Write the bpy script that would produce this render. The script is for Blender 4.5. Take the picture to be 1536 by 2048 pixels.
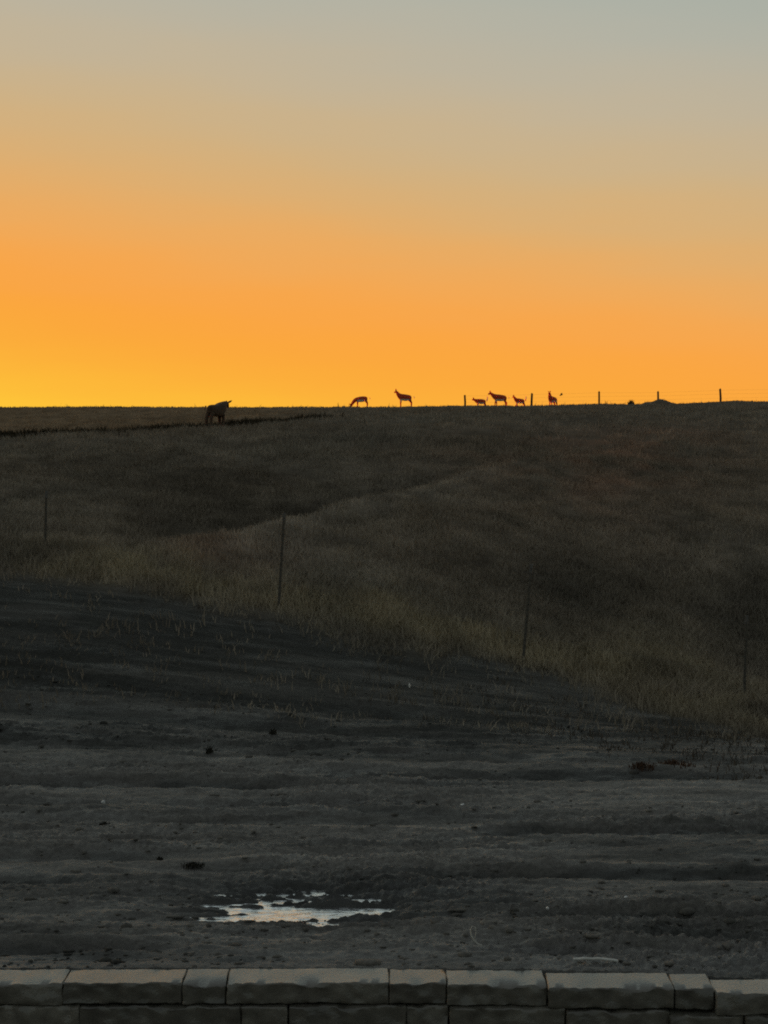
import bpy, bmesh, math, random
import numpy as np
from mathutils import Vector

for o in list(bpy.data.objects):
    bpy.data.objects.remove(o)
S = bpy.context.scene
C = S.collection
random.seed(7)
R = np.random.RandomState(11)

# ------------------------------------------------------------------ camera
F = 3595.0                       # focal length in photo pixels (photo is 1536 x 2048)
CAM_Z = 2.8                      # metres above the bare dirt
cam_d = bpy.data.cameras.new('camera')
cam = bpy.data.objects.new('camera', cam_d)
C.objects.link(cam)
cam.location = (0, 0, CAM_Z)
cam.rotation_euler = (math.radians(90), 0, 0)
cam_d.sensor_fit = 'HORIZONTAL'
cam_d.sensor_width = 36
cam_d.lens = F / 1536 * 36
cam_d.clip_start = 0.1
cam_d.clip_end = 12000
S.camera = cam

# ------------------------------------------------------------------ sky after sunset
SUN_AZ = math.radians(-19)       # to the left of straight ahead
world = bpy.data.worlds.new('World')
S.world = world
world.use_nodes = True
wt = world.node_tree
wt.nodes.clear()


def lin(c):
    c = c / 255.0
    return c / 12.92 if c <= 0.04045 else ((c + 0.055) / 1.055) ** 2.4


def rgb(r, g, b):
    return (lin(r), lin(g), lin(b), 1)


def wn(kind, **kw):
    n = wt.nodes.new(kind)
    for k, v in kw.items():
        setattr(n, k, v)
    return n


def wmath(op, a, b=None):
    n = wn('ShaderNodeMath', operation=op)
    for i, v in enumerate((a, b)):
        if v is None:
            continue
        if isinstance(v, (int, float)):
            n.inputs[i].default_value = v
        else:
            wt.links.new(v, n.inputs[i])
    return n.outputs[0]


tc = wn('ShaderNodeTexCoord')
sep = wn('ShaderNodeSeparateXYZ')
wt.links.new(tc.outputs['Generated'], sep.inputs[0])
dx, dy, dz = sep.outputs
elev = wmath('ARCSINE', wmath('MINIMUM', wmath('MAXIMUM', dz, -1), 1))
hlen = wmath('MAXIMUM', wmath('SQRT', wmath('ADD', wmath('MULTIPLY', dx, dx), wmath('MULTIPLY', dy, dy))), 1e-4)
cosd = wmath('DIVIDE', wmath('ADD', wmath('MULTIPLY', dx, math.sin(SUN_AZ)), wmath('MULTIPLY', dy, math.cos(SUN_AZ))), hlen)
azd = wmath('ARCCOSINE', wmath('MINIMUM', wmath('MAXIMUM', cosd, -0.99999), 0.99999))
azs = wmath('SQRT', wmath('ADD', wmath('MULTIPLY', azd, azd), 0.02))
nz = wn('ShaderNodeTexNoise')
mp = wn('ShaderNodeMapping')
mp.inputs['Scale'].default_value = (3, 3, 22)
wt.links.new(tc.outputs['Generated'], mp.inputs[0])
wt.links.new(mp.outputs[0], nz.inputs['Vector'])
nz.inputs['Scale'].default_value = 2.0
nz.inputs['Detail'].default_value = 3
wob = wmath('MULTIPLY', wmath('SUBTRACT', nz.outputs[0], 0.5), 0.022)
p = wmath('ADD', wmath('ADD', elev, wmath('MULTIPLY', azs, 0.13)), wob)
PMAX = 2.0
ramp = wn('ShaderNodeValToRGB')
ramp.color_ramp.interpolation = 'B_SPLINE'
stops = [(0.0, (255, 216, 80)), (0.06, (255, 208, 58)), (0.085, (254, 196, 56)), (0.108, (252, 175, 58)),
         (0.131, (251, 167, 60)), (0.155, (250, 165, 70)), (0.182, (240, 170, 90)), (0.209, (223, 174, 110)),
         (0.240, (207, 177, 130)), (0.272, (196, 179, 149)), (0.305, (185, 179, 161)), (0.34, (174, 178, 167)),
         (0.42, (156, 170, 164)), (0.60, (140, 152, 152)), (0.9, (128, 136, 138)), (1.3, (118, 123, 126)), (2.0, (108, 112, 116))]
el = ramp.color_ramp.elements
while len(el) < len(stops):
    el.new(0.5)
for e, (q, c) in zip(el, stops):
    e.position = q / PMAX
    e.color = rgb(*c)
wt.links.new(wmath('DIVIDE', p, PMAX), ramp.inputs[0])
bg = wn('ShaderNodeBackground')
bg.inputs['Strength'].default_value = 1.0
# the side away from the sunset is dimmer
dot3 = wmath('ADD', wmath('MULTIPLY', dx, math.sin(SUN_AZ)), wmath('MULTIPLY', dy, math.cos(SUN_AZ)))
wt.links.new(wmath('MINIMUM', wmath('ADD', wmath('MULTIPLY', dot3, .30), .74), 1), bg.inputs['Strength'])
wt.links.new(ramp.outputs[0], bg.inputs[0])
wo = wn('ShaderNodeOutputWorld')
wt.links.new(bg.outputs[0], wo.inputs[0])

# the last of the sun, skimming the hilltop from behind
sd = bpy.data.lights.new('low_sun', 'SUN')
sd.energy = 4.5
sd.angle = math.radians(3)
sd.color = (1.0, 0.45, 0.16)
sun = bpy.data.objects.new('low_sun', sd)
C.objects.link(sun)
SEL = math.radians(0.8)
sdir = Vector((math.sin(SUN_AZ) * math.cos(SEL), math.cos(SUN_AZ) * math.cos(SEL), math.sin(SEL)))
sun.rotation_euler = sdir.to_track_quat('Z', 'Y').to_euler()
sun.location = (-30, 60, 40)

S.view_settings.view_transform = 'Standard'
S.view_settings.look = 'None'
S.view_settings.exposure = 0
S.view_settings.gamma = 1
S.view_settings.use_curve_mapping = False
S.render.engine = 'CYCLES'
S.cycles.use_denoising = False
S.cycles.max_bounces = 6
S.cycles.filter_width = 1.9


# ------------------------------------------------------------------ numpy noise
def vnoise(x, y, seed):
    xi = np.floor(x).astype(np.int64)
    yi = np.floor(y).astype(np.int64)
    fx = x - xi
    fy = y - yi
    fx = fx * fx * fx * (fx * (fx * 6 - 15) + 10)
    fy = fy * fy * fy * (fy * (fy * 6 - 15) + 10)

    def h(a, b):
        n = (a * 374761393 + b * 668265263 + seed * 1274126177) & 0xFFFFFFFF
        n = ((n ^ (n >> 13)) * 1274126177) & 0xFFFFFFFF
        n = n ^ (n >> 16)
        return (n & 0xFFFFFF) / float(0xFFFFFF)
    a = h(xi, yi)
    b = h(xi + 1, yi)
    c = h(xi, yi + 1)
    d = h(xi + 1, yi + 1)
    return (a * (1 - fx) + b * fx) * (1 - fy) + (c * (1 - fx) + d * fx) * fy - 0.5


def fbm(x, y, seed, octaves=4, gain=0.5):
    t = np.zeros_like(x, dtype=float)
    amp = 1.0
    for k in range(octaves):
        t += amp * vnoise(x * 2 ** k + 17.3 * k, y * 2 ** k + 9.1 * k, seed + k)
        amp *= gain
    return t


def sstep(a, b, x):
    t = np.clip((x - a) / (b - a), 0, 1)
    return t * t * (3 - 2 * t)


# ------------------------------------------------------------------ shape of the land
YG = [10, 13, 16, 19, 22, 25, 28, 31, 34, 38, 43, 50, 60, 70, 78, 86, 96, 110, 130, 150]
PROF = {
    -300: [-.08, -.06, -.02, .1, .5, 1.25, 2.0, 2.3, 2.5, 2.85, 3.4, 4.1, 4.75, 5.3, 5.2, 5.3, 6.1, 7.5, 9.6, 11.65],
    0:    [-.08, -.06, -.03, .06, .38, 1.08, 1.85, 2.2, 2.42, 2.75, 3.35, 4.1, 4.85, 5.5, 5.45, 5.5, 6.2, 7.6, 9.6, 11.65],
    200:  [-.08, -.06, -.03, .05, .32, .97, 1.70, 2.05, 2.25, 2.5, 3.05, 3.85, 4.85, 5.8, 6.15, 6.0, 6.5, 7.9, 9.7, 11.64],
    384:  [-.08, -.06, -.03, .04, .24, .78, 1.50, 1.85, 1.95, 1.95, 2.65, 3.85, 4.7, 5.85, 6.55, 6.5, 6.8, 8.1, 9.8, 11.63],
    560:  [-.08, -.06, -.03, .03, .17, .62, 1.31, 1.68, 2.05, 2.38, 2.15, 3.45, 4.7, 5.8, 6.5, 7.15, 7.75, 8.5, 10.0, 11.62],
    768:  [-.08, -.06, -.03, .02, .12, .45, 1.05, 1.40, 1.75, 2.25, 2.98, 3.10, 4.6, 5.75, 6.5, 7.2, 7.95, 8.85, 10.2, 11.6],
    1050: [-.08, -.06, -.03, .0, .06, .2, .62, .85, 1.1, 1.55, 2.3, 3.2, 4.5, 5.65, 6.45, 7.2, 7.95, 8.9, 10.3, 11.7],
    1300: [-.10, -.07, -.03, .0, .0, .05, .2, .45, .75, 1.25, 2.1, 3.1, 4.5, 5.7, 6.5, 7.3, 8.05, 9.0, 10.4, 11.82],
    1536: [-.14, -.08, -.03, .0, -.05, -.1, -.09, .1, .4, .95, 1.8, 2.9, 4.4, 5.7, 6.6, 7.4, 8.2, 9.15, 10.6, 11.98],
    1900: [-.16, -.08, -.03, .0, -.05, -.15, -.2, 0, .3, .85, 1.7, 2.8, 4.4, 5.8, 6.7, 7.5, 8.3, 9.3, 10.8, 12.2],
}
YX = YG + [170, 200, 260, 400, 800, 3000, 9000]
TAIL = [.40, .55, .2, -4, -12, -30, -60]
us = sorted(PROF)
svals = np.array([(u - 768) / F for u in us])
LY0, LY1, NY = math.log(10), math.log(9000), 900
S0, S1, NS = -0.42, 0.42, 169
lys = np.linspace(LY0, LY1, NY)
cols = []
for u in us:
    zz = PROF[u] + [PROF[u][-1] + t for t in TAIL]
    cols.append(np.interp(lys, np.log(YX), zz))
cols = np.array(cols)
sgrid = np.linspace(S0, S1, NS)
TAB = np.empty((NS, NY))
for j in range(NY):
    TAB[:, j] = np.interp(sgrid, svals, cols[:, j])


def blur(a, sig, axis):
    r = int(3 * sig) + 1
    k = np.exp(-0.5 * (np.arange(-r, r + 1) / sig) ** 2)
    k /= k.sum()
    pad = [(0, 0), (0, 0)]
    pad[axis] = (r, r)
    b = np.pad(a, pad, mode='edge')
    out = np.zeros_like(a)
    for i, w in enumerate(k):
        sl = [slice(None), slice(None)]
        sl[axis] = slice(i, i + a.shape[axis])
        out += w * b[tuple(sl)]
    return out


TAB = blur(blur(TAB, 5, 0), 3.0, 1)

RUTS = [  # y at x=0, slope, x from, x to, depth, half width (m)
    (18.3, -.01, -6, -0.4, .060, .22), (18.95, .012, -1.2, 7, .055, .25), (17.2, .0, -5, 1.0, .030, .2),
    (15.9, .03, .3, 7, .050, .16), (16.5, .02, -6, 2, .028, .2), (14.1, -.02, .1, 7, .070, .17),
    (14.45, .0, -1.8, -.3, .055, .12), (14.9, .02, -7, -1.2, .035, .16), (13.9, .01, -7, -2.0, .05, .2),
    (12.65, .01, .8, 4, .050, .1), (12.2, -.01, -6, -1.4, .04, .12), (11.75, -.03, .45, 1.7, .05, .09),
    (20.2, -.04, -7, 5, .03, .3), (21.6, -.05, -8, 2, .03, .3), (22.9, -.07, -8, 3, .03, .3),
    (13.3, .01, 2, 6, .04, .15), (11.9, .02, -4, -.6, .03, .1),
]
PUD = (-0.58, 13.16, .84, 0.62)


def spur_line(s):
    """distance of the spur's brow, behind which the hollow lies"""
    return np.interp(s, [(u - 768) / F for u in (250, 430, 500, 560, 650, 760, 900, 1050)],
                     [34.0, 34.6, 36.3, 38, 42, 46, 52, 58])


def spur_amount(s):
    return np.interp(s, [(u - 768) / F for u in (260, 360, 430, 560, 650, 800, 950, 1100)], [0, .8, 1, 1, .8, .45, .2, 0])


def dirt_edge(X, Y):
    """distance at which bare dirt gives way to grass"""
    s = X / np.maximum(Y, 1)
    e = np.interp(s, [(u - 768) / F for u in (-300, 0, 400, 700, 1000, 1300, 1536, 1800)],
                  [28.6, 28.0, 27.6, 27.2, 26.6, 25.2, 23.6, 22])
    return e + 1.6 * fbm(X * .45, Y * .3, 41, 3)


def height(X, Y, micro=True):
    X = np.asarray(X, float)
    Y = np.asarray(Y, float)
    Yc = np.maximum(Y, 10.0)
    s = np.clip(X / Yc, S0, S1 - 1e-6)
    fi = (s - S0) / (S1 - S0) * (NS - 1)
    i0 = np.clip(fi.astype(int), 0, NS - 2)
    fi = fi - i0
    fj = (np.log(np.minimum(Yc, 8990)) - LY0) / (LY1 - LY0) * (NY - 1)
    j0 = np.clip(fj.astype(int), 0, NY - 2)
    fj = fj - j0
    z = (TAB[i0, j0] * (1 - fi) + TAB[i0 + 1, j0] * fi) * (1 - fj) + (TAB[i0, j0 + 1] * (1 - fi) + TAB[i0 + 1, j0 + 1] * fi) * fj
    d = Y - spur_line(s) - .5 * vnoise(X * .35, Y * 0 + 3.3, 45)
    A = spur_amount(s)
    z = z + A * (np.where(d < 0, .34 * np.exp(-(d / 3.0) ** 2), .34 * np.exp(-(d / .9) ** 2)) - .30 * np.exp(-((d - 3.0) / 2.2) ** 2))
    # hillside folds
    hill = sstep(27, 45, Y)
    top = 1 - sstep(95, 140, Y)
    z = z + hill * top * (0.42 * fbm(X * .09 + 3, Y * .075, 5, 3) + .10 * fbm(X * .5, Y * .35, 8, 2))
    z = z + hill * (1 - top) * .10 * fbm(X * .18, Y * .05, 15, 3)
    z = z + .48 * np.exp(-((X - 23.2) / .75) ** 2 - ((Y - 151) / 3) ** 2) + .20 * np.exp(-((X - 22.0) / .5) ** 2 - ((Y - 151) / 3) ** 2)
    z = z + .22 * np.exp(-((X - 29.5) / 2.0) ** 2 - ((Y - 152) / 3) ** 2)
    if micro:
        d = 1 - sstep(26, 31, Y)
        fl = 1 - sstep(18, 24, Y)
        wall = sstep(11.25, 11.8, Y)
        churn = np.clip(.95 + 2.2 * vnoise(X * .45 + 7, Y * 1.1, 27) + .5 * np.exp(-((Y - 12.4) / .8) ** 2), .3, 1.9)
        bil = np.abs(vnoise(X * 1.1 + 4, Y * 6.5, 22)) + .6 * np.abs(vnoise(X * 3.1, Y * 11, 23)) + .4 * np.abs(vnoise(X * 8, Y * 17, 25))
        n = (.034 * fbm(X * .42, Y * 2.4 + .25 * X, 21, 3) * (.15 + .85 * wall)
             + .060 * churn * (bil - .35) * (.2 + .8 * wall) + .030 * fbm(X * 2.2, Y * 6.4, 24, 4, .65) * (.25 + .75 * wall)
             + .030 * churn * np.abs(fbm(X * 14, Y * 20, 28, 3, .65)))
        n = n * (0.45 + .55 * fl) * d
        for (y0, k, xa, xb, dep, w) in RUTS:
            yy = y0 + k * X + .12 * vnoise(X * .8 + y0, X * 0 + y0, 61) + .05 * vnoise(X * 3 + y0, X * 0 + y0, 62)
            m = sstep(xa, xa + .8, X) * (1 - sstep(xb - .8, xb, X)) * (.15 + 1.5 * (vnoise(X * 1.7, Y * 1.5 + y0, 63) + .5)) * (.6 + .8 * (vnoise(X * 6, Y * 7, 64) + .5))
            q = (Y - yy) / w
            n = n + 1.25 * m * dep * (-np.exp(-q * q) + .5 * np.exp(-(q - 1.9) ** 2 / .8) + .2 * np.exp(-(q + 1.8) ** 2 / .8)) * wall
        # furrows running down the bank
        bk = sstep(20, 23, Y) * d
        n = n + bk * .03 * np.sin((Y * 2.6 + X * .55) + 3 * vnoise(X * .3, Y * .3, 71)) * (.5 + vnoise(X * .7, Y * .4, 72))
        pu = np.exp(-(((X - PUD[0]) / PUD[2]) ** 2 + ((Y - PUD[1]) / PUD[3]) ** 2) ** 1.6)
        pu2 = np.exp(-(((X + 1.85) / .6) ** 2 + ((Y - 12.6) / .2) ** 2))
        pu3 = np.exp(-(((X - .15) / .6) ** 2 + ((Y - 13.05) / .18) ** 2))
        n = n * (1 - .25 * pu) + pu * (.125 * fbm(X * 1.7, Y * 12, 33, 4, .7) + .05 * (np.abs(vnoise(X * 5, Y * 16, 37)) - .2)) - .086 * pu - .018 * pu2 - .010 * pu3 + .05 * sstep(.0, .3, X) * np.exp(-((Y - 13.1) / .6) ** 2)
        z = z + n
    return z


def hz(x, y):
    return float(height(np.array([x]), np.array([y]))[0])


def at(u, v, Y):
    """world point seen at photo pixel (u, v) at distance Y"""
    return ((u - 768) / F * Y, Y, CAM_Z - (v - 1024) / F * Y)


def ground_at(u, Y):
    x = (u - 768) / F * Y
    return (x, Y, hz(x, Y))


def gauss2(s, Y, s0, Y0, ds, dY):
    return np.exp(-((s - s0) / ds) ** 2 - ((Y - Y0) / dY) ** 2)


def cover_colour(X, Y):
    """colour of the dry grass and the soil beneath it, by place, with painted shade and light at the spur"""
    s = X / np.maximum(Y, 1)
    n1 = fbm(X * .22, Y * .10, 81, 4) + .0
    n2 = fbm(X * 1.1, Y * .6, 85, 3)
    tan = np.array([.265, .216, .162])
    grey = np.array([.215, .190, .152])
    yel = np.array([.275, .232, .158])
    red = np.array([.300, .165, .105])
    dark = np.array([.038, .036, .030])
    c = tan[None, :] * np.ones((X.size, 1))

    def mix(c, col, f):
        f = np.clip(f, 0, 1)[:, None]
        return c * (1 - f) + col * f
    c = mix(c, grey, .35 + .9 * n1)
    e = dirt_edge(X, Y)
    band = np.exp(-((Y - e - 2.2) / 2.2) ** 2)
    c = mix(c, yel, band * (.70 + 1.3 * n2 + .6 * n1) * sstep(-.225, -.165, s))
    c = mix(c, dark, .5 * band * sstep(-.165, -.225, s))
    c = mix(c, yel, .6 * gauss2(s, Y, .145, 30.5, .03, 3.0))
    c = mix(c, red, .48 * gauss2(s, Y, .12, 62, .07, 14) * (1 + 1.2 * n2 + 1.5 * n1))
    c = mix(c, red, .35 * gauss2(s, Y, -.09, 33, .03, 2.5))
    c = mix(c, red * .9, .5 * gauss2(s, Y, .15, 19.5, .05, .5))
    # shade in the hollow behind the spur, painted into the colour
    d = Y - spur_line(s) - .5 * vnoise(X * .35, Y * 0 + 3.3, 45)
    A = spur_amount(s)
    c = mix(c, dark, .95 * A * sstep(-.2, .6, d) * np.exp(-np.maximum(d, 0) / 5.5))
    c = mix(c, np.array([.370, .318, .255]), .85 * np.minimum(1, 1.6 * A) * sstep(.3, -.3, d) * np.exp(np.minimum(d, 0) / 4.5) * sstep(-.105, -.07, s))  # light on the spur's upward face, painted in as a paler colour
    c = mix(c, dark, .60 * gauss2(s, Y, .108, 36, .050, 4.0) + .45 * gauss2(s, Y, .205, 35.5, .03, 3.5))  # further darkened patches on the slope
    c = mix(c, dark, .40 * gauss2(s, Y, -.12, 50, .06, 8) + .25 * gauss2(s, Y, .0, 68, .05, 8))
    c = mix(c, np.array([.350, .245, .150]), .8 * sstep(92, 104, Y) * (1 - sstep(-.08, -.01, s)))
    c = mix(c, dark, .22 * sstep(.05, .3, -n1))
    c = c * (1 + .28 * n2 + .40 * vnoise(X * 1.9, Y * .8, 89))[:, None]
    return np.clip(c, .015, .5)


def dirt_colour(X, Y):
    n1 = fbm(X * .35, Y * 1.3, 91, 4)
    n2 = fbm(X * 1.0, Y * 8.0, 95, 4, .65)
    dry = np.array([.205, .190, .168])
    wet = np.array([.052, .051, .045])
    f = np.clip(.30 + 1.1 * n1 + .8 * n2, 0, 1)
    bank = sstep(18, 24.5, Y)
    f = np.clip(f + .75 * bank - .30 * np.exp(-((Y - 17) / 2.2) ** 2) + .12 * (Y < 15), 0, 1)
    pu = np.exp(-(((X - PUD[0]) / 1.5) ** 2 + ((Y - PUD[1]) / .75) ** 2))
    f = np.clip(f + .6 * pu, 0, 1)
    for (y0, k, xa, xb, dep, w) in RUTS:
        yy = y0 + k * X
        m = sstep(xa, xa + .8, X) * (1 - sstep(xb - .8, xb, X))
        f = np.clip(f + .55 * m * np.exp(-((Y - yy) / (w * 1.3)) ** 2) * (dep / .045), 0, 1)
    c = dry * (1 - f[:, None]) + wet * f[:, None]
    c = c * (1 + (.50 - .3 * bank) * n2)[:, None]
    return np.clip(c, .02, .4)


# ------------------------------------------------------------------ materials
def material(name, rough=.9, spec=.3):
    m = bpy.data.materials.new(name)
    m.use_nodes = True
    b = m.node_tree.nodes['Principled BSDF']
    b.inputs['Roughness'].default_value = rough
    b.inputs['Specular IOR Level'].default_value = spec
    return m, m.node_tree, b


def noise_mat(name, c0, c1, scale=20, rough=.85, bump=.3, bscale=60, spec=.3, vary=0.0):
    m, t, b = material(name, rough, spec)
    tco = t.nodes.new('ShaderNodeTexCoord')
    n = t.nodes.new('ShaderNodeTexNoise')
    n.inputs['Scale'].default_value = scale
    n.inputs['Detail'].default_value = 6
    t.links.new(tco.outputs['Object'], n.inputs['Vector'])
    r = t.nodes.new('ShaderNodeValToRGB')
    r.color_ramp.elements[0].position = .3
    r.color_ramp.elements[1].position = .7
    r.color_ramp.elements[0].color = (*c0, 1)
    r.color_ramp.elements[1].color = (*c1, 1)
    t.links.new(n.outputs[0], r.inputs[0])
    out = r.outputs[0]
    if vary:
        oi = t.nodes.new('ShaderNodeObjectInfo')
        hs = t.nodes.new('ShaderNodeHueSaturation')
        mr = t.nodes.new('ShaderNodeMapRange')
        mr.inputs['To Min'].default_value = 1 - vary
        mr.inputs['To Max'].default_value = 1 + vary
        t.links.new(oi.outputs['Random'], mr.inputs['Value'])
        t.links.new(mr.outputs[0], hs.inputs['Value'])
        t.links.new(out, hs.inputs['Color'])
        out = hs.outputs[0]
    t.links.new(out, b.inputs['Base Color'])
    if bump:
        n2 = t.nodes.new('ShaderNodeTexNoise')
        n2.inputs['Scale'].default_value = bscale
        n2.inputs['Detail'].default_value = 8
        t.links.new(tco.outputs['Object'], n2.inputs['Vector'])
        bp = t.nodes.new('ShaderNodeBump')
        bp.inputs['Strength'].default_value = bump
        bp.inputs['Distance'].default_value = .01
        t.links.new(n2.outputs[0], bp.inputs['Height'])
        t.links.new(bp.outputs[0], b.inputs['Normal'])
    return m


def attr_mat(name, rough, spec, grain, bump, transl=0):
    m, t, b = material(name, rough, spec)
    a = t.nodes.new('ShaderNodeAttribute')
    a.attribute_name = 'col'
    out = a.outputs['Color']
    g = t.nodes.new('ShaderNodeNewGeometry')
    if grain:
        n = t.nodes.new('ShaderNodeTexNoise')
        n.inputs['Scale'].default_value = 28
        n.inputs['Detail'].default_value = 7
        n.inputs['Roughness'].default_value = .65
        t.links.new(g.outputs['Position'], n.inputs['Vector'])
        mr = t.nodes.new('ShaderNodeMapRange')
        mr.inputs['From Min'].default_value = .3
        mr.inputs['From Max'].default_value = .7
        mr.inputs['To Min'].default_value = 1 - grain
        mr.inputs['To Max'].default_value = 1 + grain
        t.links.new(n.outputs[0], mr.inputs['Value'])
        vm = t.nodes.new('ShaderNodeVectorMath')
        vm.operation = 'SCALE'
        t.links.new(out, vm.inputs[0])
        t.links.new(mr.outputs[0], vm.inputs['Scale'])
        out = vm.outputs[0]
    t.links.new(out, b.inputs['Base Color'])
    if bump:
        n2 = t.nodes.new('ShaderNodeTexNoise')
        n2.inputs['Scale'].default_value = 22
        n2.inputs['Detail'].default_value = 9
        n2.inputs['Roughness'].default_value = .7
        t.links.new(g.outputs['Position'], n2.inputs['Vector'])
        bp = t.nodes.new('ShaderNodeBump')
        bp.inputs['Strength'].default_value = bump
        bp.inputs['Distance'].default_value = .03
        t.links.new(n2.outputs[0], bp.inputs['Height'])
        t.links.new(bp.outputs[0], b.inputs['Normal'])
    return m


M_ground = attr_mat('earth', .92, .45, .35, .8)
_t = M_ground.node_tree
_g = _t.nodes.new('ShaderNodeNewGeometry')
_m = _t.nodes.new('ShaderNodeMapping')
_m.inputs['Scale'].default_value = (.55, 2.2, 1)
_n = _t.nodes.new('ShaderNodeTexNoise')
_n.inputs['Scale'].default_value = 1.3
_n.inputs['Detail'].default_value = 6
_r = _t.nodes.new('ShaderNodeMapRange')
_r.inputs['From Min'].default_value = .38
_r.inputs['From Max'].default_value = .68
_r.inputs['To Min'].default_value = .85
_r.inputs['To Max'].default_value = .42
_t.links.new(_g.outputs['Position'], _m.inputs[0])
_t.links.new(_m.outputs[0], _n.inputs['Vector'])
_t.links.new(_n.outputs[0], _r.inputs['Value'])
_t.links.new(_r.outputs[0], _t.nodes['Principled BSDF'].inputs['Roughness'])
_a = _t.nodes.new('ShaderNodeAttribute')          # bare earth shines when damp, grassed soil does not
_a.attribute_name = 'bare'
_k = _t.nodes.new('ShaderNodeMath')
_k.operation = 'MULTIPLY'
_k.inputs[1].default_value = .45
_t.links.new(_a.outputs['Fac'], _k.inputs[0])
_t.links.new(_k.outputs[0], _t.nodes['Principled BSDF'].inputs['Specular IOR Level'])
M_grass = attr_mat('dry_grass_blades', .9, .1, 0, 0)
M_clod = attr_mat('earth_clods', .95, .2, .3, .5)
M_block = noise_mat('tumbled_concrete_block', (.092, .085, .068), (.195, .182, .150), 7, .25, .35, 60, 1.0, .22)
M_steel = noise_mat('weathered_steel', (.075, .071, .060), (.13, .12, .098), 30, .6, .2, 90)
M_tip = noise_mat('white_post_paint', (.10, .10, .095), (.17, .17, .16), 40, .6, .1, 90)
M_wire = noise_mat('galvanised_wire', (.10, .10, .10), (.2, .2, .19), 50, .5, 0)
M_wood = noise_mat('weathered_wood', (.06, .035, .022), (.14, .08, .05), 12, .9, .4, 60)
M_horn = noise_mat('horn', (.02, .016, .013), (.05, .04, .03), 30, .6, .2)
M_hide_dark = noise_mat('dark_brown_hide', (.06, .042, .028), (.12, .082, .055), 14, .9, .2)
M_pale = noise_mat('pale_scrap', (.80, .80, .78), (.90, .90, .88), 30, .25, .3, spec=1.0)
M_pale.node_tree.nodes['Principled BSDF'].inputs['Metallic'].default_value = .5
M_straw = noise_mat('dry_straw', (.55, .53, .46), (.75, .72, .64), 40, .7, .1)
M_lath = noise_mat('bleached_lath', (.46, .46, .42), (.64, .64, .60), 25, .6, .2)
M_weed = noise_mat('dark_weed', (.022, .022, .016), (.055, .05, .035), 20, .9, 0)
M_yard = noise_mat('yard_gravel', (.16, .15, .13), (.28, .26, .23), 40, .9, .5)

# ------------------------------------------------------------------ building helpers


def tag(o, label=None, cat=None, group=None, kind=None):
    if label:
        o['label'] = label
    if cat:
        o['category'] = cat
    if group:
        o['group'] = group
    if kind:
        o['kind'] = kind
    return o


def empty(name, loc):
    o = bpy.data.objects.new(name, None)
    o.empty_display_size = .2
    C.objects.link(o)
    o.location = loc
    return o


def link(name, me, mat=None, parent=None, smooth=False):
    if mat is not None:
        me.materials.clear()
        me.materials.append(mat)
    if smooth:
        me.polygons.foreach_set('use_smooth', [True] * len(me.polygons))
    o = bpy.data.objects.new(name, me)
    C.objects.link(o)
    if parent is not None:
        o.parent = parent
    return o


def np_mesh(name, V, Fq, n, col=None):
    """V (k,3) float, Fq (m,n) int"""
    me = bpy.data.meshes.new(name)
    me.vertices.add(len(V))
    me.vertices.foreach_set('co', np.ascontiguousarray(V, np.float32).ravel())
    me.loops.add(Fq.size)
    me.loops.foreach_set('vertex_index', np.ascontiguousarray(Fq, np.int32).ravel())
    me.polygons.add(len(Fq))
    me.polygons.foreach_set('loop_start', np.arange(0, Fq.size, n, dtype=np.int32))
    me.polygons.foreach_set('loop_total', np.full(len(Fq), n, np.int32))
    me.update(calc_edges=True)
    if col is not None:
        a = me.attributes.new('col', 'FLOAT_COLOR', 'POINT')
        a.data.foreach_set('color', np.hstack([col, np.ones((len(col), 1))]).astype(np.float32).ravel())
    return me


def tube(name, pts, radii, mat, parent=None, sides=6):
    """tapered tube along a polyline, capped"""
    bm = bmesh.new()
    rings = []
    n = len(pts)
    P = [Vector(q) for q in pts]
    for i, q in enumerate(P):
        d = (P[min(i + 1, n - 1)] - P[max(i - 1, 0)]).normalized()
        a = d.orthogonal().normalized()
        b = d.cross(a)
        if i and rings:
            ref = rings[-1][0].co - P[i - 1]
            a = (ref - d * ref.dot(d)).normalized()
            b = d.cross(a)
        r = radii[i] if hasattr(radii, '__len__') else radii
        rings.append([bm.verts.new(q + (a * math.cos(2 * math.pi * k / sides) + b * math.sin(2 * math.pi * k / sides)) * r) for k in range(sides)])
    for i in range(n - 1):
        for k in range(sides):
            bm.faces.new((rings[i][k], rings[i][(k + 1) % sides], rings[i + 1][(k + 1) % sides], rings[i + 1][k]))
    bm.faces.new(list(reversed(rings[0])))
    bm.faces.new(rings[-1])
    bmesh.ops.recalc_face_normals(bm, faces=bm.faces[:])
    me = bpy.data.meshes.new(name)
    bm.to_mesh(me)
    bm.free()
    return link(name, me, mat, parent, True)


# ------------------------------------------------------------------ ground
def wall_front(u):
    """the wall bends towards the viewer on the right"""
    return 11.0 - .00018 * max(0, u - 900) - .00006 * max(0, u - 1300)


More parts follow.
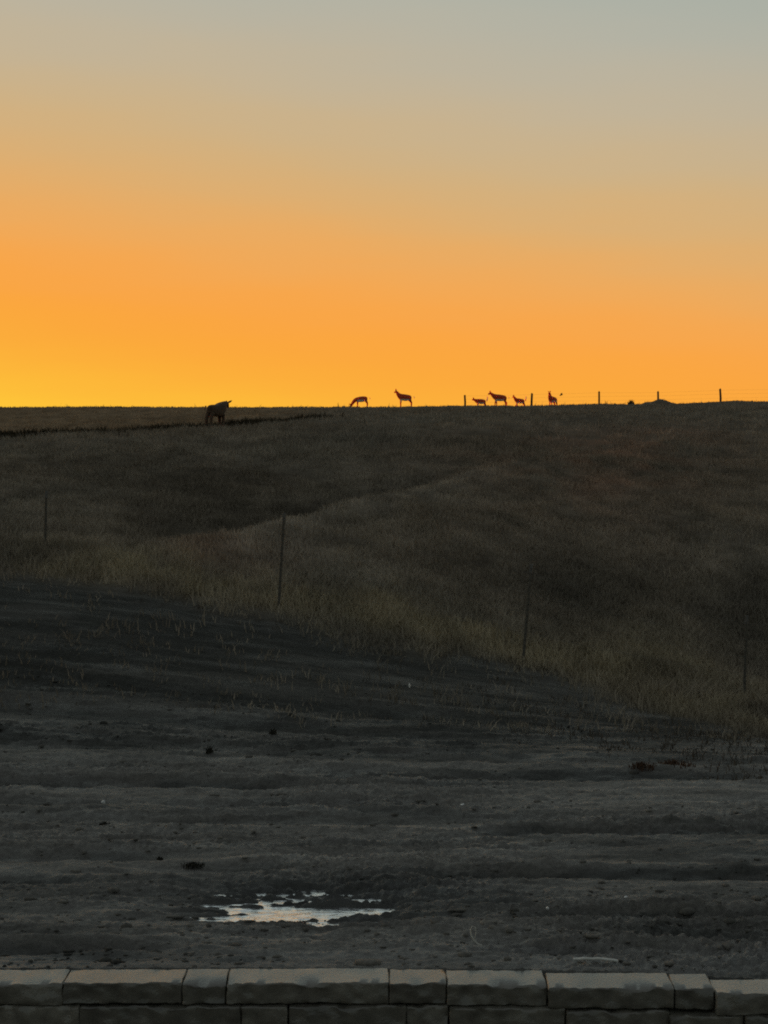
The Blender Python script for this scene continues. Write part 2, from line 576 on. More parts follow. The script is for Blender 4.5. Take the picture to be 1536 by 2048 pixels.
rows = [11.27]
while rows[-1] < 210:
    rows.append(rows[-1] + .019 * (rows[-1] / 12) ** 1.75)
while rows[-1] < 8000:
    rows.append(rows[-1] * 1.12)
rows = np.array(rows)
NT = 720
t = np.linspace(-1, 1, NT)
t = .62 * t + .38 * t ** 5
hw = .42 * rows + 2.6
GX = t[None, :] * hw[:, None]
GY = np.repeat(rows[:, None], NT, 1)
shift = np.array([wall_front(x_ / 11.0 * F + 768) - 11.0 for x_ in GX[0]])
GY = GY + shift[None, :] * np.exp(-np.maximum(GY - 11.27, 0) / .5)
GZ = height(GX.ravel(), GY.ravel()).reshape(GX.shape)
GZ[0, :] = GZ[1, :] - .9                       # the earth drops behind the wall
V = np.stack([GX.ravel(), GY.ravel(), GZ.ravel()], 1)
idx = np.arange(len(rows) * NT).reshape(len(rows), NT)
FQ = np.stack([idx[:-1, :-1].ravel(), idx[:-1, 1:].ravel(), idx[1:, 1:].ravel(), idx[1:, :-1].ravel()], 1)
e = dirt_edge(V[:, 0], V[:, 1])
gm = sstep(-1.0, .8, V[:, 1] - e)[:, None]
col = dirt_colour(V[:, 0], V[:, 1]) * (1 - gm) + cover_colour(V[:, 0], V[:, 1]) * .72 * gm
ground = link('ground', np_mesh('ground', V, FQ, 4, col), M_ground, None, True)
ba = ground.data.attributes.new('bare', 'FLOAT', 'POINT')
ba.data.foreach_set('value', ((1 - gm[:, 0]) * (1 - .9 * sstep(17.5, 24, V[:, 1])) + 1.2 * np.exp(-(((V[:, 0] - PUD[0]) / 1.4) ** 2 + ((V[:, 1] - PUD[1]) / .8) ** 2)) + 1.6 * np.exp(-((V[:, 1] - 11.5) / .45) ** 2)).astype(np.float32))
tag(ground, kind='structure')

me = np_mesh('yard', np.array([[-60, -60, -1.0], [60, -60, -1.0], [60, 11.1, -1.0], [-60, 11.1, -1.0]], float), np.array([[0, 1, 2, 3]]), 4)
tag(link('yard', me, M_yard), kind='structure')

# ------------------------------------------------------------------ puddle
m, tt, b = material('thin_ice_on_water', .12, .5)
b.inputs['Base Color'].default_value = (.96, .97, .98, 1)
b.inputs['Metallic'].default_value = .95
b.inputs['IOR'].default_value = 3.4
g = tt.nodes.new('ShaderNodeNewGeometry')
mpn = tt.nodes.new('ShaderNodeMapping')
mpn.inputs['Scale'].default_value = (8, 20, 8)
n = tt.nodes.new('ShaderNodeTexNoise')
n.inputs['Scale'].default_value = 1.2
n.inputs['Detail'].default_value = 7
tt.links.new(g.outputs['Position'], mpn.inputs[0])
tt.links.new(mpn.outputs[0], n.inputs['Vector'])
bp = tt.nodes.new('ShaderNodeBump')
bp.inputs['Strength'].default_value = .5
bp.inputs['Distance'].default_value = .03
tt.links.new(n.outputs[0], bp.inputs['Height'])
tt.links.new(bp.outputs[0], b.inputs['Normal'])
WX = np.linspace(-2.1, .5, 260)
WY = np.linspace(12.45, 13.95, 190)
WZ = -0.100
wx, wy = np.meshgrid(WX, WY)
wv = np.stack([wx.ravel(), wy.ravel(), np.full(wx.size, WZ) + .008 * fbm(wx.ravel() * 7, wy.ravel() * 16, 131, 3)], 1)
wi = np.arange(wx.size).reshape(wx.shape)
wq = np.stack([wi[:-1, :-1].ravel(), wi[:-1, 1:].ravel(), wi[1:, 1:].ravel(), wi[1:, :-1].ravel()], 1)
zt = height(wv[:, 0], wv[:, 1])
keep = (zt[wq] < (WZ + .012)).any(1)
wq = wq[keep]
used, inv = np.unique(wq.ravel(), return_inverse=True)
puddle = link('puddle', np_mesh('puddle', wv[used], inv.reshape(-1, 4), 4), m, None, True)
tag(puddle, kind='structure')

# ------------------------------------------------------------------ retaining wall of blocks
wall = empty('retaining_wall', (0, 11.1, -1.0))
tag(wall, 'low retaining wall of tan tumbled concrete blocks below the bare dirt', 'wall')


BW = .28


def block(u0, u1, ztop, h, jit, parent=wall, label=None):
    d = wall_front((u0 + u1) / 2) + jit
    x0 = (u0 - 768) / F * 11.0
    x1 = (u1 - 768) / F * 11.0
    gap = .004
    w = x1 - x0 - gap
    bm = bmesh.new()
    fine = ztop > -.3
    bmesh.ops.create_cube(bm, size=1)
    bmesh.ops.scale(bm, vec=(w, BW, h - .004), verts=bm.verts[:])
    bmesh.ops.bevel(bm, geom=bm.edges[:], offset=.007, segments=1, affect='EDGES')
    for ax, size, stp in ((0, w, .024), (2, h, .022), (1, BW, .10)):
        if not fine:
            stp *= 4
        long_e = [q for q in bm.edges if abs((q.verts[0].co - q.verts[1].co)[ax]) > size * .6]
        bmesh.ops.subdivide_edges(bm, edges=long_e, cuts=max(1, int(size / stp)), use_grid_fill=True)
    sx = random.uniform(0, 99)
    pc = np.array([q.co[:] for q in bm.verts])
    nn = fbm(pc[:, 0] * 8 + sx, pc[:, 2] * 8 + pc[:, 1] * 7 + sx, 151, 3)
    n3 = fbm(pc[:, 0] * 26 + sx, pc[:, 2] * 26 + pc[:, 1] * 17 + sx, 152, 3)
    chip = np.clip(fbm(pc[:, 0] * 7 + sx, pc[:, 1] * 0 + pc[:, 2] * 5 + sx, 153, 2) - .22, 0, 1) * (pc[:, 1] < -BW * .42) * (pc[:, 2] > h * .38)
    for q, vv in enumerate(bm.verts):
        top = vv.co.z > h * .44
        front = vv.co.y < -BW * .4
        vv.co += Vector((.007 * n3[q] * (abs(vv.co.x) > w * .45), (.022 * nn[q] + .013 * n3[q]) if front else 0,
                         .004 * nn[q] + .004 * n3[q] - .06 * chip[q]))
    me = bpy.data.meshes.new('block')
    bm.to_mesh(me)
    bm.free()
    o = link('block', me, M_block, parent, True)
    me.set_sharp_from_angle(angle=math.radians(38))
    o.location = ((x0 + x1) / 2 - wall.location.x, d + BW / 2 - wall.location.y, ztop - h / 2 - wall.location.z)
    o.rotation_euler = (random.uniform(.045, .085), random.uniform(-.006, .006), random.uniform(-.02, .02))
    if label:
        o['label'] = label
    return o


top_course = [-900, -700, -420, -310, -95, 125, 365, 452, 778, 893, 1094, 1345, 1424, 1640, 1760, 2010, 2260]
drop = {1094: -.010, 1345: -.012, 1424: -.032, 1640: -.03, 1760: -.035, 2010: -.035}
for a, c in zip(top_course[:-1], top_course[1:]):
    zt_ = -.073 + drop.get(a, 0) + random.uniform(-.004, .004)
    block(a, c, zt_, .135, random.uniform(-.012, .012) + (-.01 if a in (1094, 1424) else 0))
courses = [[-900, -640, -500, -260, -60, 160, 482, 577, 813, 898, 1130, 1335, 1480, 1700, 1900, 2260],
           [-900, -720, -400, -150, 60, 300, 400, 640, 860, 1000, 1230, 1420, 1600, 1820, 2260],
           [-900, -560, -420, -200, 130, 250, 520, 700, 930, 1100, 1300, 1540, 1700, 2000, 2260],
           [-900, -700, -300, -100, 100, 340, 600, 680, 900, 1200, 1400, 1500, 1800, 2050, 2260],
           [-900, -600, -450, -200, 50, 300, 450, 750, 850, 1100, 1350, 1600, 1750, 2260],
           [-900, -650, -350, -250, 0, 220, 500, 700, 900, 1150, 1300, 1450, 1850, 2260]]
zt_ = -.073 - .138
for k, cs in enumerate(courses):
    for a, c in zip(cs[:-1], cs[1:]):
        lower = .012 * (a >= 1130) + .014 * (a >= 1335)
        block(a, c, zt_ - lower, .148, -.014 - .006 * k + random.uniform(-.01, .01))
    zt_ -= .152


# ------------------------------------------------------------------ grass
def blades(name, X, Y, H, W, colr, lean=.5, seed=0, sink=.02, three=True):
    rs = np.random.RandomState(seed)
    n = len(X)
    Z = height(X, Y, True) - sink
    ang = rs.uniform(0, 2 * np.pi, n)
    ln = rs.uniform(.1, 1, n) * lean * H
    la = rs.uniform(0, 2 * np.pi, n)
    bx, by = np.cos(ang) * W / 2, np.sin(ang) * W / 2
    lx, ly = np.cos(la) * ln, np.sin(la) * ln
    if three:
        V = np.empty((n, 5, 3))
        V[:, 0] = np.stack([X - bx, Y - by, Z], 1)
        V[:, 1] = np.stack([X + bx, Y + by, Z], 1)
        V[:, 2] = np.stack([X - bx * .7 + lx * .35, Y - by * .7 + ly * .35, Z + H * .6], 1)
        V[:, 3] = np.stack([X + bx * .7 + lx * .35, Y + by * .7 + ly * .35, Z + H * .6], 1)
        V[:, 4] = np.stack([X + lx, Y + ly, Z + H], 1)
        base = (np.arange(n) * 5)[:, None]
        T = np.concatenate([base + np.array([[0, 1, 3]]), base + np.array([[0, 3, 2]]), base + np.array([[2, 3, 4]])], 0)
        k = 5
    else:
        V = np.empty((n, 3, 3))
        V[:, 0] = np.stack([X - bx, Y - by, Z], 1)
        V[:, 1] = np.stack([X + bx, Y + by, Z], 1)
        V[:, 2] = np.stack([X + lx, Y + ly, Z + H], 1)
        T = (np.arange(n) * 3)[:, None] + np.array([[0, 1, 2]])
        k = 3
    cc = np.repeat(colr, k, 0)
    me = np_mesh(name, V.reshape(-1, 3), T, 3, cc)
    o = link(name, me, M_grass)
    return tag(o, kind='stuff')


def scatter(n, ya, yb, power, half, rs):
    """random points, thinning with distance"""
    q = rs.uniform(0, 1, n)
    e1 = 1.0001 - power
    Yv = (ya ** e1 + q * (yb ** e1 - ya ** e1)) ** (1 / e1)
    Xv = rs.uniform(-1, 1, n) * (half * Yv + 1)
    return Xv, Yv


def tufts(n, per, ya, yb, power, half, spread, seed, keepf):
    rs = np.random.RandomState(seed)
    X, Y = scatter(n, ya, yb, power, half, rs)
    k = rs.uniform(0, 1, n) < keepf(X, Y)
    X, Y = X[k], Y[k]
    size = rs.uniform(.6, 1.3, len(X))
    tone = rs.uniform(.88, 1.14, len(X))
    X = np.repeat(X, per) + rs.normal(0, spread, len(X) * per)
    Y = np.repeat(Y, per) + rs.normal(0, spread, len(Y) * per)
    return X, Y, np.repeat(size, per) * rs.uniform(.6, 1.15, len(X)), np.repeat(tone, per)


def k_near(X, Y):
    d = Y - dirt_edge(X, Y)
    return np.clip(sstep(-.8, 1.0, d) * (.8 + .7 * fbm(X * .4, Y * .3, 201, 3)) + .03, 0, 1)


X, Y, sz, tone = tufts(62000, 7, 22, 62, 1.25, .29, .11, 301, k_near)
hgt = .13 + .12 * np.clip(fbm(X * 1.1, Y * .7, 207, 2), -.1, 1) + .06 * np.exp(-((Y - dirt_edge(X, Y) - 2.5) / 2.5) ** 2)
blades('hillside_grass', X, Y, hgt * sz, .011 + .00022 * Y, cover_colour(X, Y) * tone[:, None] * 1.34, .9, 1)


def k_far(X, Y):
    return np.clip(.6 + .9 * fbm(X * .25, Y * .12, 211, 3), .05, 1)


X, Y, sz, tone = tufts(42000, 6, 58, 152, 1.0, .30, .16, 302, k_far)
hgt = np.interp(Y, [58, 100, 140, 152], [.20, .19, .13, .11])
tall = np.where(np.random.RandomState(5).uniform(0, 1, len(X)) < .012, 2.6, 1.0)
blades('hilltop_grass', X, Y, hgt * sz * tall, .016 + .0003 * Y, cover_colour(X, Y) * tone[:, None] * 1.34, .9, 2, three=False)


# a dark strip of brush along the near ridge on the left
def k_ridge(X, Y):
    s = X / Y
    yr = np.interp(s, [-.3, -.2136, -.158, -.107, -.058, -.02], [69, 70, 75, 79, 92, 100])
    return np.exp(-((Y - yr + .5) / 2.0) ** 2) * (1 - sstep(-.075, -.02, s)) * (.9 + .9 * fbm(X * .3, Y * .3, 221, 3))


X, Y, sz, tone = tufts(90000, 7, 60, 104, 1.0, .30, .14, 303, k_ridge)
cd = np.array([[.045, .036, .022]]) * tone[:, None]
blades('ridge_brush', X, Y, .36 * sz, .05 + 0 * Y, cd, .6, 3)


# sparse weeds creeping over the dirt on the right and along the bank
def k_sparse(X, Y):
    d = Y - dirt_edge(X, Y)
    right = sstep(-1.0, 3.0, X)
    return np.clip((sstep(-7, 0, d) * right * .5 + sstep(-1.5, .3, d) * .25) * (.35 + 1.6 * fbm(X * .6, Y * .5, 231, 3)), 0, 1)


X, Y, sz, tone = tufts(26000, 6, 17.5, 30, 1.0, .30, .06, 304, k_sparse)
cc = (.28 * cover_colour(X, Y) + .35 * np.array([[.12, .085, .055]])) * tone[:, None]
blades('sparse_weeds', X, Y, .085 * sz, .012 + 0 * Y, cc, .8, 4)

# clods and small stones on the bare dirt
rs = np.random.RandomState(77)
NC = 8000
cx, cy = scatter(NC, 11.3, 24, 1.9, .28, rs)
ck = rs.uniform(0, 1, NC) < np.clip(.35 + 1.5 * fbm(cx * .5, cy * 1.2, 241, 3), .05, 1)
ck &= ~((abs(cx - PUD[0]) < .8) & (abs(cy - PUD[1]) < .3))
cx, cy = cx[ck], cy[ck]
ico = bmesh.new()
bmesh.ops.create_icosphere(ico, subdivisions=1, radius=1)
iv = np.array([q.co[:] for q in ico.verts])
ifc = np.array([[q.index for q in f.verts] for f in ico.faces])
ico.free()
rad = np.minimum(.006 + rs.exponential(.0075, len(cx)), .06)
dim = rs.uniform(.6, 1.4, (len(cx), 1, 3)) * np.array([1.3, 1, .55])
jit = rs.uniform(.7, 1.25, (len(cx), len(iv), 1))
cz = height(cx, cy)
CV = iv[None] * dim * jit * rad[:, None, None] + np.stack([cx, cy, cz + rad * .08], 1)[:, None, :]
CF = ifc[None] + (np.arange(len(cx)) * len(iv))[:, None, None]
ccol = np.repeat(dirt_colour(cx, cy) * rs.uniform(.8, 1.5, (len(cx), 1)), len(iv), 0)
tag(link('dirt_clods', np_mesh('dirt_clods', CV.reshape(-1, 3), CF.reshape(-1, 3), 3, ccol), M_clod), kind='stuff')


# ------------------------------------------------------------------ fence along the foot of the hill
fence = empty('wire_fence', ground_at(768, 28.0))
tag(fence, 'leaning steel post and wire fence along the yellow grass at the foot of the hill', 'fence')
FL = Vector(fence.location)


def t_post(name, h, parent, loc, lean):
    bm = bmesh.new()

    def bx(cx, cy, cz, sx, sy, sz):
        r = bmesh.ops.create_cube(bm, size=1)
        bmesh.ops.scale(bm, vec=(sx, sy, sz), verts=r['verts'])
        bmesh.ops.translate(bm, vec=(cx, cy, cz), verts=r['verts'])
    bx(0, 0, h / 2 - .2, .044, .007, h + .4)             # flange
    bx(0, .021, h / 2 - .201, .008, .034, h + .396)       # stem of the T
    k = .25
    while k < h - .05:                                   # studs that hold the wire
        bx(0, -.0085, k, .016, .009, .016)
        k += .09
    me = bpy.data.meshes.new(name)
    bm.to_mesh(me)
    bm.free()
    o = link(name, me, M_steel, parent)
    o.location = Vector(loc) - FL
    o.rotation_euler = (random.uniform(-.04, .04), lean, random.uniform(-.5, .5))
    bm = bmesh.new()
    r = bmesh.ops.create_cube(bm, size=1)
    bmesh.ops.scale(bm, vec=(.055, .012, .13), verts=r['verts'])
    bmesh.ops.translate(bm, vec=(0, -.0005, h - .06), verts=r['verts'])
    r = bmesh.ops.create_cube(bm, size=1)
    bmesh.ops.scale(bm, vec=(.012, .036, .128), verts=r['verts'])
    bmesh.ops.translate(bm, vec=(0, .0235, h - .0601), verts=r['verts'])
    me = bpy.data.meshes.new('painted_tip')
    bm.to_mesh(me)
    bm.free()
    link('painted_tip', me, M_tip, o)
    return o


posts = [(-420, 33.5, 1.25, .03), (90, 31.5, 1.00, .03), (557, 28.0, 1.50, .075), (1046, 27.2, 1.48, .11), (1488, 27.2, 1.25, .04), (1960, 27.0, 1.4, .02)]
tops = []
for (u, Yp, h, ln) in posts:
    g = ground_at(u, Yp)
    t_post('fence_post', h, fence, g, ln)
    tops.append((Vector(g), h, ln))
for frac in (.3, .5, .7, .9):
    pts = []
    for (ga, ha, la), (gb, hb, lb) in zip(tops[:-1], tops[1:]):
        a = ga + Vector((math.sin(la) * ha * frac, -.012, ha * frac))
        c = gb + Vector((math.sin(lb) * hb * frac, -.012, hb * frac))
        for k in range(6):
            f = k / 6
            pts.append(a.lerp(c, f) - Vector((0, 0, .16 * f * (1 - f))) - FL)
    pts.append(c - FL)
    tube('wire', pts, .0016, M_wire, fence, 4)

# ------------------------------------------------------------------ fence on the skyline
YS = 158.0
sky_fence = empty('post_fence', ground_at(1198, YS))
tag(sky_fence, 'far line of wooden fence posts standing against the orange sky on the hilltop', 'fence')
SL = Vector(sky_fence.location)
pts_s = []
for (u, vtop, r) in [(930, 790, .09), (1063, 787, .10), (1198, 783, .085), (1316, 783, .09), (1441, 778, .10), (1570, 776, .09), (1700, 775, .09)]:
    g = Vector(ground_at(u, YS))
    zt2 = CAM_Z + YS * (1024 - vtop) / F
    hh = zt2 - g.z
    tube('fence_post', [g - SL - Vector((0, 0, .3)), g - SL + Vector((.01, 0, hh * .5)), g - SL + Vector((random.uniform(-.05, .05), 0, hh - .02)), g - SL + Vector((random.uniform(-.05, .05), 0, hh))],
         [r, r * .97, r * .92, r * .7], M_wood, sky_fence, 8)
    pts_s.append((g, hh))
for frac in (.45, .7, .92):
    tube('wire', [g - SL + Vector((0, -.1, hh * frac)) for g, hh in pts_s], .004, M_wire, sky_fence, 4)


# ------------------------------------------------------------------ antelope
m, tt, b = material('antelope_hide', .85, .15)
tco = tt.nodes.new('ShaderNodeTexCoord')
sx = tt.nodes.new('ShaderNodeSeparateXYZ')
tt.links.new(tco.outputs['Object'], sx.inputs[0])
nn = tt.nodes.new('ShaderNodeTexNoise')
nn.inputs['Scale'].default_value = 6
tt.links.new(tco.outputs['Object'], nn.inputs['Vector'])


def tmath(tree, op, a, bb):
    q = tree.nodes.new('ShaderNodeMath')
    q.operation = op
    for i, v in enumerate((a, bb)):
        if isinstance(v, (int, float)):
            q.inputs[i].default_value = v
        else:
            tree.links.new(v, q.inputs[i])
    return q.outputs[0]


# white below the flank, only between the legs' tops; white rump at the back
zz = tmath(tt, 'ADD', sx.outputs[2], tmath(tt, 'MULTIPLY', tmath(tt, 'SUBTRACT', nn.outputs[0], .5), .08))
belly = tmath(tt, 'MULTIPLY', tmath(tt, 'LESS_THAN', zz, .72), tmath(tt, 'GREATER_THAN', zz, .52))
belly = tmath(tt, 'MULTIPLY', belly, tmath(tt, 'LESS_THAN', tmath(tt, 'ABSOLUTE', sx.outputs[0], 0), .34))
rump = tmath(tt, 'MULTIPLY', tmath(tt, 'GREATER_THAN', sx.outputs[0], .585), tmath(tt, 'GREATER_THAN', zz, .62))
wht = tmath(tt, 'MINIMUM', tmath(tt, 'ADD', belly, rump), 1)
mx = tt.nodes.new('ShaderNodeMix')
mx.data_type = 'RGBA'
mx.inputs[6].default_value = (.62, .12, .055, 1)
mx.inputs[7].default_value = (.78, .72, .64, 1)
tt.links.new(wht, mx.inputs[0])
tt.links.new(mx.outputs[2], b.inputs['Base Color'])
M_hide = m
for mm, tint, sss in ((M_hide, (1, .28, .14, 1), 1.0), (M_hide_dark, (.5, .3, .2, 1), .15)):
    pb = mm.node_tree.nodes['Principled BSDF']
    pb.inputs['Sheen Weight'].default_value = 1.0
    pb.inputs['Sheen Roughness'].default_value = .35
    pb.inputs['Sheen Tint'].default_value = tint
    pb.inputs['Subsurface Weight'].default_value = sss
    pb.inputs['Subsurface Radius'].default_value = (1, .25, .12)
    pb.inputs['Subsurface Scale'].default_value = .40


def antelope(loc, face, scale, label, group, head='up', tail_up=False, horns=.1, thick=1.0, mat=None, step=0.0, dip=0.0, leg=1.2):
    """one skin-grown body facing local -X"""
    if head == 'up':
        nb, nt, hd, mz = (-.44, 0, 1.00), (-.58, 0, 1.22), (-.64, 0, 1.31), (-.82, 0, 1.22)
    elif head == 'high':
        nb, nt, hd, mz = (-.42, 0, 1.00), (-.47, 0, 1.28), (-.50, 0, 1.40), (-.67, 0, 1.34)
    elif head == 'forward':
        nb, nt, hd, mz = (-.46, 0, .98), (-.64, 0, 1.14), (-.74, 0, 1.22), (-.95, 0, 1.12)
    elif head == 'low':
        nb, nt, hd, mz = (-.46, 0, .92), (-.64, 0, 1.0), (-.74, 0, 1.06), (-.92, 0, .98)
    elif head == 'level':
        nb, nt, hd, mz = (-.42, 0, 1.02), (-.56, 0, 1.10), (-.66, 0, 1.10), (-.74, 0, .92)
    else:  # grazing
        nb, nt, hd, mz = (-.50, 0, .72), (-.74, 0, .42), (-.84, 0, .24), (-.98, 0, .06)
    graze = head == 'graze'
    sh = -.08 if graze else 0
    J = {}
    verts, rad, edges = [], [], []

    def add(key, co, r, prev=None):
        J[key] = len(verts)
        verts.append(co)
        rad.append(r)
        if prev is not None:
            edges.append((J[prev], J[key]))
    add('hip', (.42, 0, .86), .205 * thick)
    add('rump', (.60, 0, .84), .15 * thick, 'hip')
    add('belly', (.10, 0, .83 + sh * .4 - dip), .205 * thick, 'hip')
    add('chest', (-.26, 0, .84 + sh), .215 * thick, 'belly')
    add('neck', nb, .145 * thick, 'chest')
    add('neck2', nt, .088 * thick, 'neck')
    add('head', hd, .085 * thick, 'neck2')
    add('muzzle', mz, .045, 'head')
    for sgn in (1, -1):
        st = step * sgn
        k = 'f%d' % sgn
        add(k + 'a', (-.28, .10 * sgn, .66 + sh), .085, 'chest')
        add(k + 'b', (-.30 - st * .5, .10 * sgn, .42), .040 * leg, k + 'a')
        add(k + 'c', (-.29 - st, .10 * sgn, .12), .028 * leg, k + 'b')
        add(k + 'd', (-.32 - st, .10 * sgn, .02), .036 * leg, k + 'c')
        k = 'h%d' % sgn
        add(k + 'a', (.42 + st * .3, .12 * sgn, .66), .105, 'hip')
        add(k + 'b', (.55 + st * .8, .12 * sgn, .42), .046 * leg, k + 'a')
        add(k + 'c', (.52 + st, .12 * sgn, .12), .030 * leg, k + 'b')
        add(k + 'd', (.49 + st, .12 * sgn, .02), .037 * leg, k + 'c')
    me = bpy.data.meshes.new('antelope')
    me.from_pydata([Vector(q) for q in verts], edges, [])
    o = link('antelope', me, mat or M_hide)
    md = o.modifiers.new('skin', 'SKIN')
    md.use_smooth_shade = True
    sv = me.skin_vertices[0].data
    for i, r in enumerate(rad):
        sv[i].radius = (r, r)
        sv[i].use_root = (i == 0)
    sub = o.modifiers.new('round', 'SUBSURF')
    sub.levels = 2
    sub.render_levels = 2
    o.location = loc
    o.rotation_euler = (0, 0, face)
    o.scale = (scale,) * 3
    tag(o, label, 'antelope', group)
    hv = Vector(hd)
    mdir = (Vector(mz) - hv).normalized()
    up = Vector((0, 1, 0)).cross(mdir)
    if up.z < 0:
        up = -up
    if graze:
        up = Vector((-.4, 0, .3)).normalized()
    for sgn in (1, -1):
        base = hv + up * .06 + Vector((0, .05 * sgn, 0)) - mdir * .04
        ear = tube('ear', [base, base + up * .08 + Vector((0, .06 * sgn, 0)), base + up * .16 + Vector((.01, .09 * sgn, 0))], [.022, .036, .006], mat or M_hide, o, 6)
        hb = hv + up * .07 + Vector((0, .03 * sgn, 0))
        if horns > .05:
            tube('horn', [hb, hb + up * horns * .6 + Vector((-.02, .03 * sgn, 0)), hb + up * horns + Vector((.03, .03 * sgn, 0))], [.022, .017, .004], M_horn, o, 6)
    if tail_up:
        tube('tail', [(.66, 0, .88), (.72, 0, 1.08), (.74, 0, 1.30), (.74, 0, 1.40)], [.07, .065, .055, .02], mat or M_hide, o, 6)
    else:
        tube('tail', [(.72, 0, .92), (.78, 0, .86), (.79, 0, .76)], [.035, .03, .008], mat or M_hide, o, 6)
    return o


GA = 'antelope standing along the skyline'


def on_sky(u, Yv, sink=.08):
    x, y, z = ground_at(u, Yv)
    return (x, y, z - sink)


antelope(on_sky(722, 149), math.radians(8), .98, 'antelope grazing with its head lowered to the hilltop, back arched', GA, 'graze', thick=1.35)
antelope(on_sky(809, 149.5, .12), math.radians(6), 1.07, 'antelope standing alone in clear profile, head up, right of the grazing one', GA, 'up', thick=1.36)
antelope(on_sky(961, 157), math.radians(10), .84, 'small antelope just right of the first skyline post, tail raised', GA, 'low', True, thick=1.42)
antelope(on_sky(999, 153, .10), math.radians(5), 1.05, 'long bodied antelope with head stretched forward, middle of the group of three', GA, 'forward', thick=1.42, step=.08)
antelope(on_sky(1039, 155.5), math.radians(12), .80, 'antelope with raised tail beside the second skyline post', GA, 'up', True, thick=1.4)
antelope(on_sky(1105, 157), math.radians(52), .98, 'antelope with upright neck right of the second skyline post', GA, 'high', thick=1.42)
xn, yn, zn = ground_at(434, 77)
antelope((xn, yn, zn - .02), math.radians(180 + 57), 1.04, 'dark thickset antelope standing on the near ridge at left, partly above the skyline', None, 'level',
         horns=.16, thick=1.30, dip=.09, leg=1.7, mat=M_hide_dark)

# ------------------------------------------------------------------ small bird over the hilltop
bx_, by_, bz_ = at(1122, 790, 156)
bird = empty('bird', (bx_, by_, bz_))
tag(bird, 'tiny bird flying low above the hilltop beside the upright antelope', 'bird')
me = bpy.data.meshes.new('body')
me.from_pydata([(-.13, 0, -.06), (-.03, 0, -.01), (.08, 0, .02), (.17, 0, .03)], [(0, 1), (1, 2), (2, 3)], [])
o = link('body', me, M_wood, bird)
md = o.modifiers.new('skin', 'SKIN')
for i, r in enumerate((.025, .05, .045, .02)):
    me.skin_vertices[0].data[i].radius = (r, r)
me.skin_vertices[0].data[1].use_root = True
o.modifiers.new('round', 'SUBSURF').render_levels = 2
for sgn in (1, -1):
    bm = bmesh.new()
    vs = [(-.05, .03 * sgn, .0), (.08, .03 * sgn, .0), (.10, .2 * sgn, .13), (.14, .36 * sgn, .12), (.0, .2 * sgn, .15)]
    f = bm.faces.new([bm.verts.new(q) for q in vs])
    r = bmesh.ops.extrude_face_region(bm, geom=[f])
    bmesh.ops.translate(bm, vec=(0, 0, .012), verts=[q for q in r['geom'] if isinstance(q, bmesh.types.BMVert)])
    bmesh.ops.recalc_face_normals(bm, faces=bm.faces[:])
    me = bpy.data.meshes.new('wing')
    bm.to_mesh(me)
    bm.free()
    link('wing', me, M_wood, bird)


# ------------------------------------------------------------------ shrubs and weeds
def tuft_mesh(n, h, w, spread, seed):
    rs = random.Random(seed)
    bm = bmesh.new()
    for _ in range(n):
        a = rs.uniform(0, 6.283)
        r = rs.uniform(0, spread)
        x, y = math.cos(a) * r, math.sin(a) * r
        la = rs.uniform(0, 6.283)
        hh = h * rs.uniform(.5, 1.1) * (1 - .4 * r / max(spread, 1e-6))
        ll = hh * rs.uniform(.1, .55)
        b2 = rs.uniform(0, 6.283)
        wx, wy = math.cos(b2) * w / 2, math.sin(b2) * w / 2
        q = [bm.verts.new(v) for v in ((x - wx, y - wy, -.02), (x + wx, y + wy, -.02),
                                       (x + wx + math.cos(la) * ll * .4, y + wy + math.sin(la) * ll * .4, hh * .6),
                                       (x - wx + math.cos(la) * ll * .4, y - wy + math.sin(la) * ll * .4, hh * .6),
                                       (x + math.cos(la) * ll, y + math.sin(la) * ll, hh))]
        bm.faces.new((q[0], q[1], q[2], q[3]))
        bm.faces.new((q[3], q[2], q[4]))
    me = bpy.data.meshes.new('tuft')
    bm.to_mesh(me)
    bm.free()
    return me


def weed(u, Yv, h, spread, n, w, label, name='weed', cat='weed', mat=None, group='weeds sprouting from the bare dirt'):
    o = link(name, tuft_mesh(n, h, w, spread, int(u)), mat or M_weed)
    o.location = ground_at(u, Yv)
    return tag(o, label, cat, group)


weed(1262, 151.5, .52, .28, 320, .03, 'small dark rounded shrub on the skyline between two posts', 'shrub', 'shrub', group='shrubs on the skyline')
weed(1230, 152, .22, .14, 90, .03, 'tiny low shrub on the skyline just right of the third post', 'shrub', 'shrub', group='shrubs on the skyline')
weed(677, 150, .55, .05, 10, .02, 'thin dry stalk on the skyline left of the grazing antelope', 'weed', 'weed', group='weeds on the skyline')
weed(1212, 152, .55, .10, 14, .018, 'wispy tall dry weed on the skyline right of the third post', 'weed', 'weed', group='weeds on the skyline')
weed(418, 20.0, .085, .05, 60, .012, 'small dark weed on the dirt, upper one left of centre')
weed(546, 21.3, .09, .05, 60, .012, 'dark weed at the foot of the bank, nearest the middle of the dirt')
weed(650, 21.0, .035, .12, 240, .010, 'wide flat dark weed mat at the foot of the bank')
weed(320, 14.7, .05, .03, 90, .005, 'small upright dark weed by the rut at left')
weed(385, 14.5, .026, .10, 260, .006, 'flat dark weed mat beside the small upright weed')
weed(600, 12.55, .045, .10, 200, .008, 'dark brown weed clump on the near rim of the puddle', mat=M_hide_dark)
weed(210, 16.2, .04, .05, 50, .009, 'little spiky weed below the white scrap on the left')
weed(1350, 19.6, .10, .22, 160, .014, 'reddish brown weed patch at the dirt edge on the right', mat=M_wood)
weed(1285, 19.4, .08, .16, 120, .014, 'smaller reddish weed patch at the dirt edge on the right', mat=M_wood)


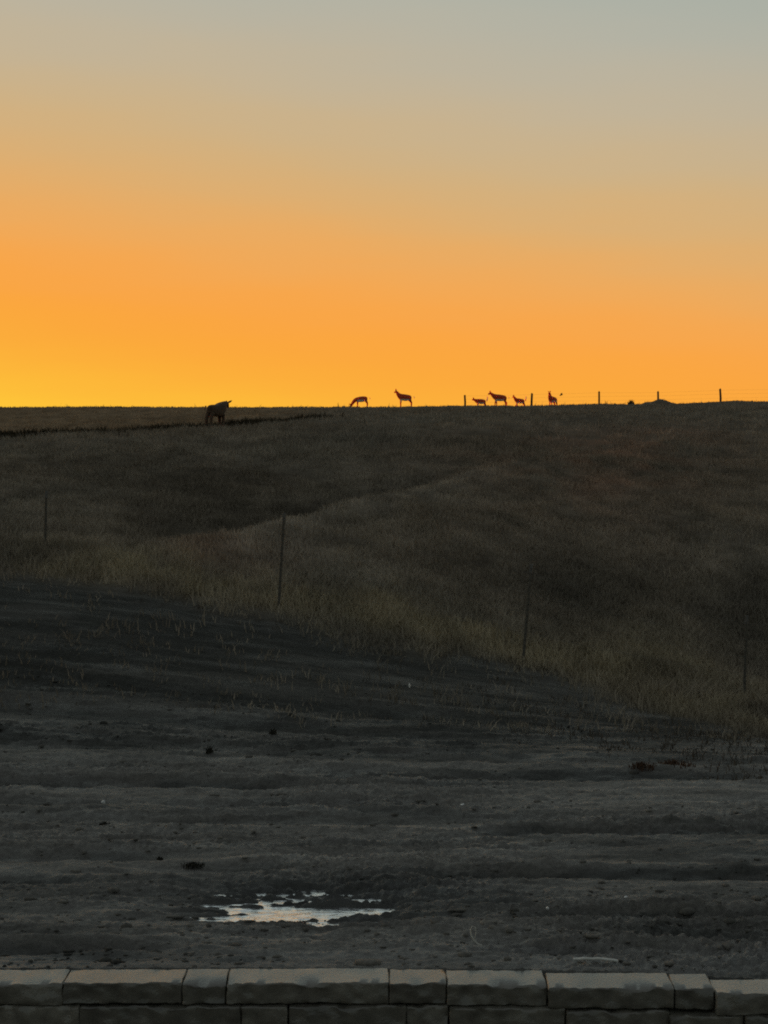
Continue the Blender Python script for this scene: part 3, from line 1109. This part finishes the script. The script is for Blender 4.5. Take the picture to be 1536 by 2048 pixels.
# ------------------------------------------------------------------ litter on the dirt
def scrap(u, Yv, r, label, squash=(1, .8, .7), lift=.5):
    bm = bmesh.new()
    bmesh.ops.create_icosphere(bm, subdivisions=2, radius=r)
    rs = random.Random(int(u * 7))
    for v in bm.verts:
        k = rs.uniform(.72, 1.2)
        v.co = Vector((v.co.x * squash[0], v.co.y * squash[1], v.co.z * squash[2])) * k
    me = bpy.data.meshes.new('scrap')
    bm.to_mesh(me)
    bm.free()
    o = link('scrap', me, M_pale)
    x, y, z = ground_at(u, Yv)
    o.location = (x, y, z + r * squash[2] * lift)
    return tag(o, label, 'litter', 'pale scraps lying on the bare dirt')


scrap(207, 17.35, .021, 'bright white crumpled scrap alone on the left of the dirt', (1, .8, 1.2), .8)
scrap(819, 24.6, .020, 'narrow upright white scrap on the dark bank below the fence', (.7, .7, 2.0), .7)
scrap(919, 18.7, .020, 'flat pale scrap by the weeds at the far edge of the dirt', (1.9, .9, .5))
scrap(926, 17.2, .018, 'pale scrap in the middle of the smooth grey dirt right of centre', (1.3, .8, .8))
scrap(1003, 13.9, .014, 'dull pale scrap beyond the looped straw', (1.2, .8, .8))
scrap(1095, 12.75, .012, 'small bright scrap on the near dirt between straw loop and lath', (1, .8, 1.1), .8)
scrap(1252, 13.1, .012, 'faint pale scrap on the near dirt at right', (1.1, .8, .9))

x, y, z = ground_at(950, 11.95)
pts = [(.047, -.02, .012), (.015, -.01, .022), (-.01, 0, .045), (-.026, 0, .075), (-.03, .004, .11), (-.018, .008, .135), (0, .01, .128), (.006, .012, .10), (.002, .014, .06), (-.012, .016, .03)]
o = tube('straw', [(a, b_, c_ - .008) for a, b_, c_ in pts], [.0055, .0055, .005, .005, .0045, .004, .0036, .003, .0026, .002], M_straw, None, 5)
o.location = (x, y, z)
tag(o, 'curled loop of dry straw standing on the near dirt', 'straw')

bm = bmesh.new()
r = bmesh.ops.create_cube(bm, size=1)
bmesh.ops.scale(bm, vec=(.285, .032, .010), verts=r['verts'])
bmesh.ops.bevel(bm, geom=bm.edges[:], offset=.003, segments=2, affect='EDGES')
bmesh.ops.subdivide_edges(bm, edges=[q for q in bm.edges if abs((q.verts[0].co - q.verts[1].co).x) > .2], cuts=8, use_grid_fill=True)
for v in bm.verts:
    v.co.z += .010 * math.cos(v.co.x * 10) + .0016 * math.sin(v.co.x * 70)
    v.co.y += .003 * math.sin(v.co.x * 43)
me = bpy.data.meshes.new('lath')
bm.to_mesh(me)
bm.free()
o = link('lath', me, M_lath)
x, y, z = ground_at(1191, 11.42)
o.location = (x, y, max(hz(x - .13, y), hz(x + .13, y), z) + .016)
o.rotation_euler = (.10, .025, -.03)
tag(o, 'short bleached wooden lath lying on the dirt just behind the block wall', 'lath')
